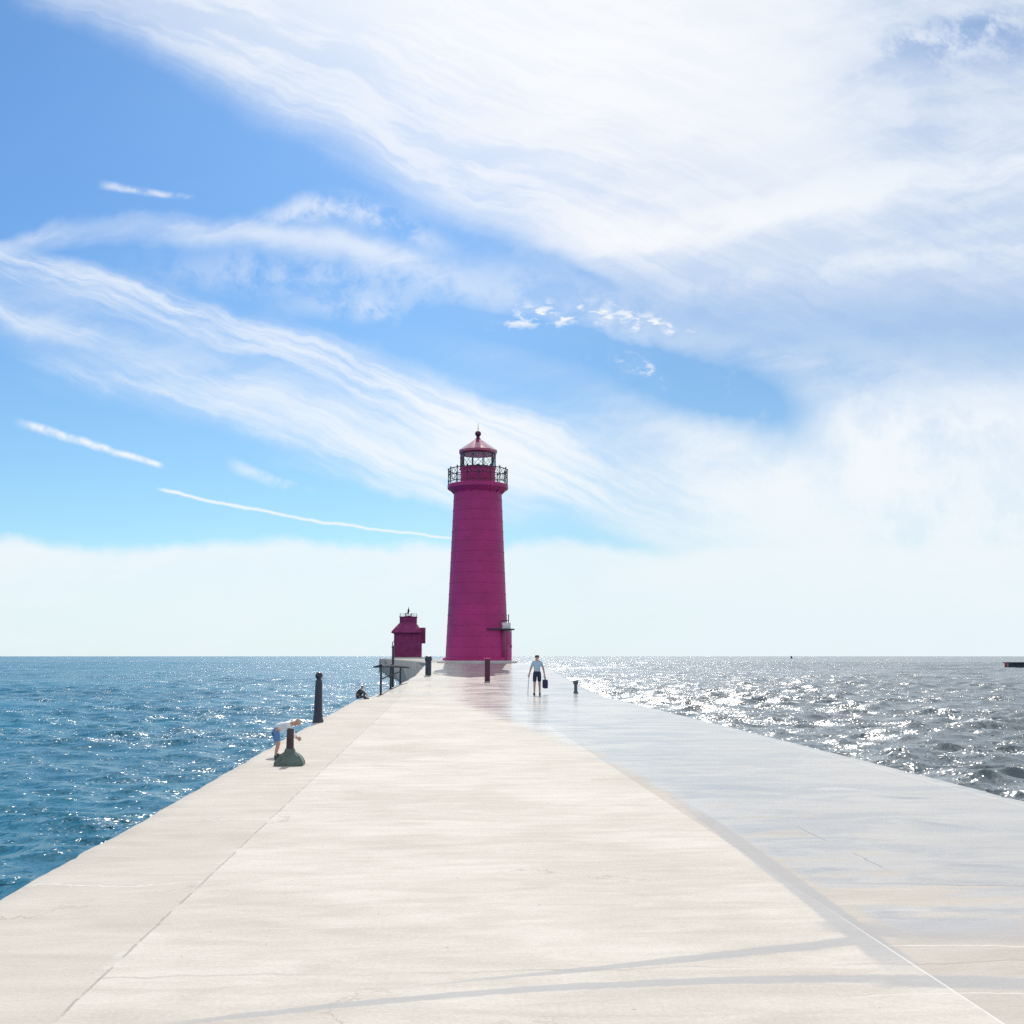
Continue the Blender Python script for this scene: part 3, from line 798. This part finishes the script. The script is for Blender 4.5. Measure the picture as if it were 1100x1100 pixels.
# guard rail over the left edge
pa, s = scale_at(409, 746.5)
T = thing('guard_rail', pa, 'dark metal guard rail with three posts on the left edge before the pierhead house', 'guard rail')
pts = [on_deck(409, 746.5), on_deck(419.5, 740), on_deck(430, 735)]
tops = [715.5, 715.5, 716]
for q3, (px, ty) in zip(pts, ((409, 713), (419.5, 713), (430, 715))):
    zt_ = at_depth(px, ty, q3.y).z; bm = B(); l = q3 - pa
    box(bm, (l.x, l.y, (zt_ + q3.z) / 2 - pa.z), (.085, .085, zt_ - q3.z), bev=.012); box(bm, (l.x, l.y, l.z + .012), (.18, .18, .025), bev=.005)
    obj('post', bm, mpost, T)
zr_ = [at_depth(px, ty, q3.y).z - pa.z for q3, px, ty in zip(pts, (409, 419.5, 430), tops)]
l = [q3 - pa for q3 in pts]
bm = B(); e0 = at_depth(401, 716.5, pts[0].y - .05) - pa; e1 = at_depth(439, 717, pts[2].y + 1.5) - pa
tube(bm, [e0, (l[0].x, l[0].y - .06, zr_[0]), (l[1].x, l[1].y - .06, zr_[1]), (l[2].x, l[2].y - .06, zr_[2]), e1], [.03, .055, .055, .055, .045], 8); obj('top_rail', bm, mrail, T)
bm = B(); tube(bm, [(l[0].x, l[0].y, .62), (l[1].x, l[1].y, l[1].z + .60), (l[2].x, l[2].y, l[2].z + .58)], .03, 6); obj('middle_rail', bm, mrail, T)
# tall dark post beside it
p_ = on_deck(421.8, 738.0); s = (at_depth(422.8, 738, p_.y) - at_depth(421.8, 738, p_.y)).length
T = thing('mooring_post', p_, 'tall thin dark post rising behind the guard rail', 'post')
bm = B(); box(bm, (0, 0, 21 * s), (2.6 * s, 2.6 * s, 42.4 * s), bev=.012); obj('shaft', bm, mpost, T)
bm = B(); lathe(bm, [(1.9 * s, 42 * s), (1.9 * s, 43 * s), (.6 * s, 44.5 * s)], 12); obj('cap', bm, mpost, T)

# ------------------------------------------------------------------ far breakwater and boat
BY = 300.0
bpnt = at_depth(1080.5, 711.5, BY); bs = (at_depth(1081.5, 711, BY) - at_depth(1080.5, 711, BY)).length
T = thing('breakwater', (bpnt.x, BY, WATER), 'dark sheet piled breakwater with red end at the far right', 'breakwater')
hb = bpnt.z - WATER
mpile = paint('dark_steel_piling', (.022, .035, .055), .5, .4, scale=1.0)
bm = B(); n = 110; wv = []
for i in range(n + 1):
    o_ = (0, .28, .28, 0)[i % 4]
    wv.append((2.2 * bs + i * .42, o_))
bot = [bm.verts.new((a, b_, -2)) for a, b_ in wv]; top = [bm.verts.new((a, b_, hb - .25)) for a, b_ in wv]
for i in range(n): bm.faces.new((bot[i], bot[i + 1], top[i + 1], top[i]))
bb = [bm.verts.new((a, 5, z_)) for a, z_ in ((wv[0][0], hb - .25), (wv[-1][0], hb - .25))]
bm.faces.new(top + [bb[1], bb[0]])
obj('piling', bm, mpile, T)
bm = B(); box(bm, (wv[-1][0] / 2 + 1, 2.4, hb - .10), (wv[-1][0] - 1.6, 5.6, .32), bev=.05); obj('cap', bm, paint('dark_cap', (.05, .06, .075), .7), T)
bm = B(); box(bm, (1.2 * bs, .55, hb / 2 - .6), (2.0 * bs, .9, hb + 1.3), bev=.06); obj('end_block', bm, paint('red_marker_paint', (.22, .02, .05), .6), T)

KY = 1500.0; kp = at_depth(850, 704, KY)
T = thing('boat', (kp.x, KY, WATER), 'tiny dark boat on the horizon at right', 'boat', rz=R(80))
bm = B(); n = 9
ks = []
for i in range(n):
    t = i / (n - 1); wdt = 1.5 * (1 - (2 * abs(t - .42)) ** 2.6 * .9); xx = -4.5 + 9 * t
    ks.append([bm.verts.new(q3) for q3 in ((xx, -max(.05, wdt), 1.2 + .5 * t), (xx, -max(.05, wdt) * .7, -.3), (xx, max(.05, wdt) * .7, -.3), (xx, max(.05, wdt), 1.2 + .5 * t))])
for a, b_ in zip(ks, ks[1:]):
    for i in range(4): bm.faces.new((a[i], a[(i + 1) % 4], b_[(i + 1) % 4], b_[i]))
bm.faces.new(ks[0]); bm.faces.new(ks[-1])
obj('hull', bm, miron, T)
bm = B(); box(bm, (-.4, 0, 2.2), (3.2, 2.0, 2.0), bev=.15); box(bm, (-.4, 0, 3.3), (3.6, 2.3, .2), bev=.05); obj('cabin', bm, mpost, T)

# ------------------------------------------------------------------ people
mskin = paint('skin', (.48, .29, .21), .55, .08, scale=10)
def skin(name, verts, edges, mat, parent, sub=2, root=0):
    me = bpy.data.meshes.new(name); me.from_pydata([v_[0] for v_ in verts], edges, [])
    o = bpy.data.objects.new(name, me); COL.objects.link(o)
    o.modifiers.new('skin', 'SKIN')
    o.modifiers.new('sub', 'SUBSURF').levels = sub
    o.modifiers['sub'].render_levels = sub
    for d_, v_ in zip(me.skin_vertices[0].data, verts):
        r_ = v_[1]; d_.radius = (r_, r_) if isinstance(r_, (int, float)) else r_
        d_.use_root = False
    # every loose island needs a root
    seen = set()
    adj = {i: [] for i in range(len(verts))}
    for a, b_ in edges: adj[a].append(b_); adj[b_].append(a)
    for i in range(len(verts)):
        if i in seen: continue
        me.skin_vertices[0].data[i].use_root = True
        stk = [i]
        while stk:
            k_ = stk.pop()
            if k_ in seen: continue
            seen.add(k_); stk += adj[k_]
    dg = bpy.context.evaluated_depsgraph_get(); dg.update()
    m2 = bpy.data.meshes.new_from_object(o.evaluated_get(dg)); m2.name = name
    o.modifiers.clear(); o.data = m2; m2.materials.clear(); m2.materials.append(mat)
    for pl in m2.polygons: pl.use_smooth = True
    if parent: o.parent = parent
    return o

ORDER = ['pelvis', 'belly', 'chest', 'neck', 'chin', 'skull', 'crown', 'shoL', 'elbL', 'wriL', 'palL', 'shoR', 'elbR', 'wriR', 'palR', 'hipL', 'kneL', 'ankL', 'toeL', 'hipR', 'kneR', 'ankR', 'toeR']
RAD = dict(pelvis=.135, belly=.125, chest=.145, neck=.055, chin=.075, skull=.098, crown=.072, sho=.062, elb=.044, wri=.030, pal=.036, hip=.088, kne=.058, ank=.040, toe=.036)
BONES = [('pelvis', 'belly'), ('belly', 'chest'), ('chest', 'neck'), ('neck', 'chin'), ('chin', 'skull'), ('skull', 'crown')]
for sd_ in 'LR':
    BONES += [('chest', 'sho' + sd_), ('sho' + sd_, 'elb' + sd_), ('elb' + sd_, 'wri' + sd_), ('wri' + sd_, 'pal' + sd_), ('pelvis', 'hip' + sd_), ('hip' + sd_, 'kne' + sd_), ('kne' + sd_, 'ank' + sd_), ('ank' + sd_, 'toe' + sd_)]
def rad(n): return RAD.get(n, RAD.get(n[:3]))
def person(J, sc, parent, face, shirt, trousers, hairmat, short=False, sleeves=True, shoes=None):
    V_ = [(Vector(J[n]) * sc, rad(n) * sc) for n in ORDER]; ix = {n: i for i, n in enumerate(ORDER)}
    E_ = [(ix[a], ix[b_]) for a, b_ in BONES]
    f = Vector(face).normalized(); sidev = Vector((0, 0, 1)).cross(f).normalized()
    # five fingers on each hand, rooted inside the palm
    for sd_ in 'LR':
        pal = Vector(J['pal' + sd_]); wr = Vector(J['wri' + sd_]); d_ = (pal - wr).normalized()
        ac = d_.cross(f); ac = ac.normalized() if ac.length > .05 else sidev
        for k_, ln in enumerate((.075, .085, .080, .062)):
            b0 = pal + ac * (.022 * (k_ - 1.5)); i0 = len(V_)
            V_ += [(b0 * sc, .010 * sc), ((b0 + d_ * ln * .6) * sc, .009 * sc), ((b0 + d_ * ln + f * .02) * sc, .007 * sc)]
            E_ += [(i0, i0 + 1), (i0 + 1, i0 + 2)]
        i0 = len(V_); b0 = pal - d_ * .03 + ac * -.02
        V_ += [(b0 * sc, .011 * sc), ((b0 - ac * .04 + d_ * .03 + f * .015) * sc, .010 * sc), ((b0 - ac * .05 + d_ * .065 + f * .03) * sc, .008 * sc)]
        E_ += [(i0, i0 + 1), (i0 + 1, i0 + 2)]
    # nose and ears
    sk_ = Vector(J['skull']); ch = Vector(J['chin']); upd = (Vector(J['crown']) - ch).normalized()
    i0 = len(V_); nb = sk_ * .6 + ch * .4
    V_ += [((nb + f * .07) * sc, .018 * sc), ((nb + f * .115 - upd * .02) * sc, .014 * sc)]; E_ += [(i0, i0 + 1)]
    for sg in (-1, 1):
        i0 = len(V_); eb = sk_ * .7 + ch * .3 + sidev * sg * .085
        V_ += [((eb - upd * .02) * sc, .014 * sc), ((eb + upd * .03 + sidev * sg * .012) * sc, .016 * sc)]; E_ += [(i0, i0 + 1)]
    skin('body', V_, E_, mskin, parent)
    # shirt
    names = ['chest', 'belly', 'pelvis', 'shoL', 'shoR', 'neckl']; Jn = dict(J); Jn['neckl'] = tuple(Vector(J['chest']) * .35 + Vector(J['neck']) * .65)
    bones = [('chest', 'belly'), ('belly', 'pelvis'), ('chest', 'shoL'), ('chest', 'shoR'), ('chest', 'neckl')]
    for sd_ in 'LR':
        Jn['slv' + sd_] = J['wri' + sd_] if sleeves else tuple(Vector(J['sho' + sd_]) * .25 + Vector(J['elb' + sd_]) * .75)
        names += ['elb' + sd_, 'slv' + sd_] if sleeves else ['slv' + sd_]
        bones += [('sho' + sd_, 'elb' + sd_), ('elb' + sd_, 'slv' + sd_)] if sleeves else [('sho' + sd_, 'slv' + sd_)]
    ex = dict(neckl=.06, slvL=.045 if sleeves else .058, slvR=.045 if sleeves else .058)
    im = {n: i for i, n in enumerate(names)}
    skin('shirt', [(Vector(Jn[n]) * sc, (ex.get(n) or rad(n) + .018) * sc) for n in names], [(im[a], im[b_]) for a, b_ in bones], shirt, parent)
    # trousers or shorts
    names = ['waist', 'pelvis']; Jn['waist'] = tuple(Vector(J['pelvis']) * .25 + Vector(J['belly']) * .75); bones = [('waist', 'pelvis')]
    for sd_ in 'LR':
        Jn['hem' + sd_] = tuple(Vector(J['kne' + sd_]) * .9 + Vector(J['hip' + sd_]) * .1) if short else tuple(Vector(J['ank' + sd_]) * .9 + Vector(J['kne' + sd_]) * .1)
        names += ['hip' + sd_] + ([] if short else ['kne' + sd_]) + ['hem' + sd_]
        bones += [('pelvis', 'hip' + sd_), ('hip' + sd_, 'hem' + sd_)] if short else [('pelvis', 'hip' + sd_), ('hip' + sd_, 'kne' + sd_), ('kne' + sd_, 'hem' + sd_)]
    ex = dict(waist=.146, hemL=.085 if short else .058, hemR=.085 if short else .058)
    im = {n: i for i, n in enumerate(names)}
    skin('shorts' if short else 'trousers', [(Vector(Jn[n]) * sc, (ex.get(n) or rad(n) + .022) * sc) for n in names], [(im[a], im[b_]) for a, b_ in bones], trousers, parent)
    # hair
    hb_ = sk_ - f * .022 + upd * .02
    skin('hair', [((hb_ - upd * .06 - f * .02) * sc, .085 * sc), (hb_ * sc, .104 * sc), ((Vector(J['crown']) - f * .012 + upd * .016) * sc, .084 * sc)], [(0, 1), (1, 2)], hairmat, parent)
    if shoes:
        for sd_ in 'LR':
            a = Vector(J['ank' + sd_]); t = Vector(J['toe' + sd_]); hl = a + (a - t) * .25; hl.z = t.z
            skin('shoe', [(hl * sc, .046 * sc), (((a + t) / 2 * Vector((1, 1, 0)) + Vector((0, 0, t.z))) * sc, .050 * sc), ((t + (t - a) * .15 * 1) * sc, .044 * sc)], [(0, 1), (1, 2)], shoes, parent)

mdhair = paint('dark_hair', (.025, .020, .018), .6, .3)
mlblue = paint('pale_blue_cloth', (.36, .52, .66), .85, .1); mnavy = paint('navy_cloth', (.022, .030, .085), .85, .2)
mcharc = paint('charcoal_cloth', (.060, .060, .075), .9, .2); mshoe = paint('dark_shoes', (.03, .028, .03), .7)
mwcl = paint('white_cloth', (.72, .73, .76), .9, .06); mbcl = paint('blue_cloth', (.10, .24, .50), .9, .12)
# standing adult, seen from behind, right of the lighthouse
stand = dict(pelvis=(0, 0, .95), belly=(0, .01, 1.10), chest=(0, 0, 1.32), neck=(0, .01, 1.48), chin=(0, .03, 1.55), skull=(0, .03, 1.64), crown=(0, .02, 1.70),
             shoL=(-.17, 0, 1.40), elbL=(-.27, -.02, 1.13), wriL=(-.33, .04, .90), palL=(-.34, .06, .82), shoR=(.17, 0, 1.40), elbR=(.27, -.03, 1.12), wriR=(.32, 0, .88), palR=(.33, .01, .80),
             hipL=(-.09, 0, .88), kneL=(-.11, .04, .49), ankL=(-.12, -.02, .09), toeL=(-.14, .12, .04), hipR=(.09, 0, .88), kneR=(.11, .08, .50), ankR=(.12, .05, .09), toeR=(.14, .19, .04))
p_, s = scale_at(577, 746.5)
hgt_ = at_depth(577, 702, p_.y).z - p_.z
T = thing('person', p_, 'person in pale blue shirt and navy shorts walking away right of the lighthouse', 'person')
sc = hgt_ / 1.775
person(stand, sc, T, (0, 1, 0), mlblue, mnavy, mdhair, True, False, mshoe)
hand = Vector(stand['palR']) * sc
T2 = thing('bag', p_ + Vector((hand.x + .02, hand.y, hand.z - .50)), 'dark blue bag hanging from the hand of the person in pale blue', 'bag')
bm = B(); box(bm, (0, 0, .19), (.20, .40, .36), bev=.05); obj('pouch', bm, mnavy, T2)
bm = B(); tube(bm, [(0, -.14, .34), (0, -.06, .49), (0, .05, .49), (0, .14, .34)], .014, 6); obj('handle', bm, miron, T2)
hl_ = Vector(stand['palL']) * sc
T3 = thing('walking_stick', p_ + Vector((hl_.x - .01, hl_.y + .03, 0)), 'grey walking stick in the left hand of the person in pale blue', 'stick')
bm = B(); tube(bm, [(-.04, .06, 0), (0, 0, hl_.z + .05)], .013, 8); obj('shaft', bm, mgrey, T3)
bm = B(); tube(bm, [(0, -.06, hl_.z + .06), (0, 0, hl_.z + .075), (0, .06, hl_.z + .06)], .017, 8); obj('handle', bm, miron, T3)

# crouching figure at the left edge, reaching forward to the right
crouch = dict(pelvis=(-.10, 0, .20), belly=(-.04, 0, .34), chest=(.06, 0, .52), neck=(.15, 0, .64), chin=(.21, 0, .68), skull=(.24, 0, .755), crown=(.24, 0, .82),
              shoL=(.07, .17, .57), elbL=(.28, .20, .44), wriL=(.46, .14, .33), palL=(.52, .11, .28), shoR=(.07, -.17, .57), elbR=(.26, -.21, .40), wriR=(.43, -.15, .28), palR=(.49, -.12, .23),
              hipL=(-.08, .10, .16), kneL=(.34, .15, .46), ankL=(.36, .12, .08), toeL=(.52, .12, .04), hipR=(-.08, -.10, .14), kneR=(.28, -.20, .16), ankR=(.55, -.10, .07), toeR=(.66, -.06, .05))
p_, s = scale_at(384.5, 751.0)
T = thing('person', p_ + Vector((.02, 0, 0)), 'person in charcoal clothes crouching at the left pier edge, arms reaching forward', 'person')
sc = (751.5 - 736) * s / .90
person(crouch, sc, T, (1, 0, -.15), mcharc, mcharc, mdhair, False, True, mshoe)

# small child bent over the flared bollard
bend = dict(pelvis=(-.16, 0, .74), belly=(-.04, 0, .84), chest=(.18, 0, .93), neck=(.34, 0, .97), chin=(.42, 0, .94), skull=(.49, 0, .98), crown=(.56, 0, 1.01),
            shoL=(.20, .16, .92), elbL=(.30, .18, .68), wriL=(.44, .10, .55), palL=(.50, .08, .52), shoR=(.20, -.16, .92), elbR=(.30, -.18, .68), wriR=(.44, -.10, .55), palR=(.50, -.08, .52),
            hipL=(-.16, .10, .68), kneL=(-.07, .12, .38), ankL=(-.14, .12, .08), toeL=(.02, .13, .04), hipR=(-.16, -.10, .68), kneR=(-.05, -.13, .38), ankR=(-.12, -.13, .08), toeR=(.04, -.14, .04))
p_, s = scale_at(301, 813.0)
T = thing('person', p_, 'small child in white top and blue shorts bending over the rusty flared bollard', 'person')
sc = 40 * s / 1.06
person(bend, sc, T, (.9, 0, -.4), mwcl, mbcl, paint('fair_hair', (.42, .33, .22), .7), True, True, mshoe)
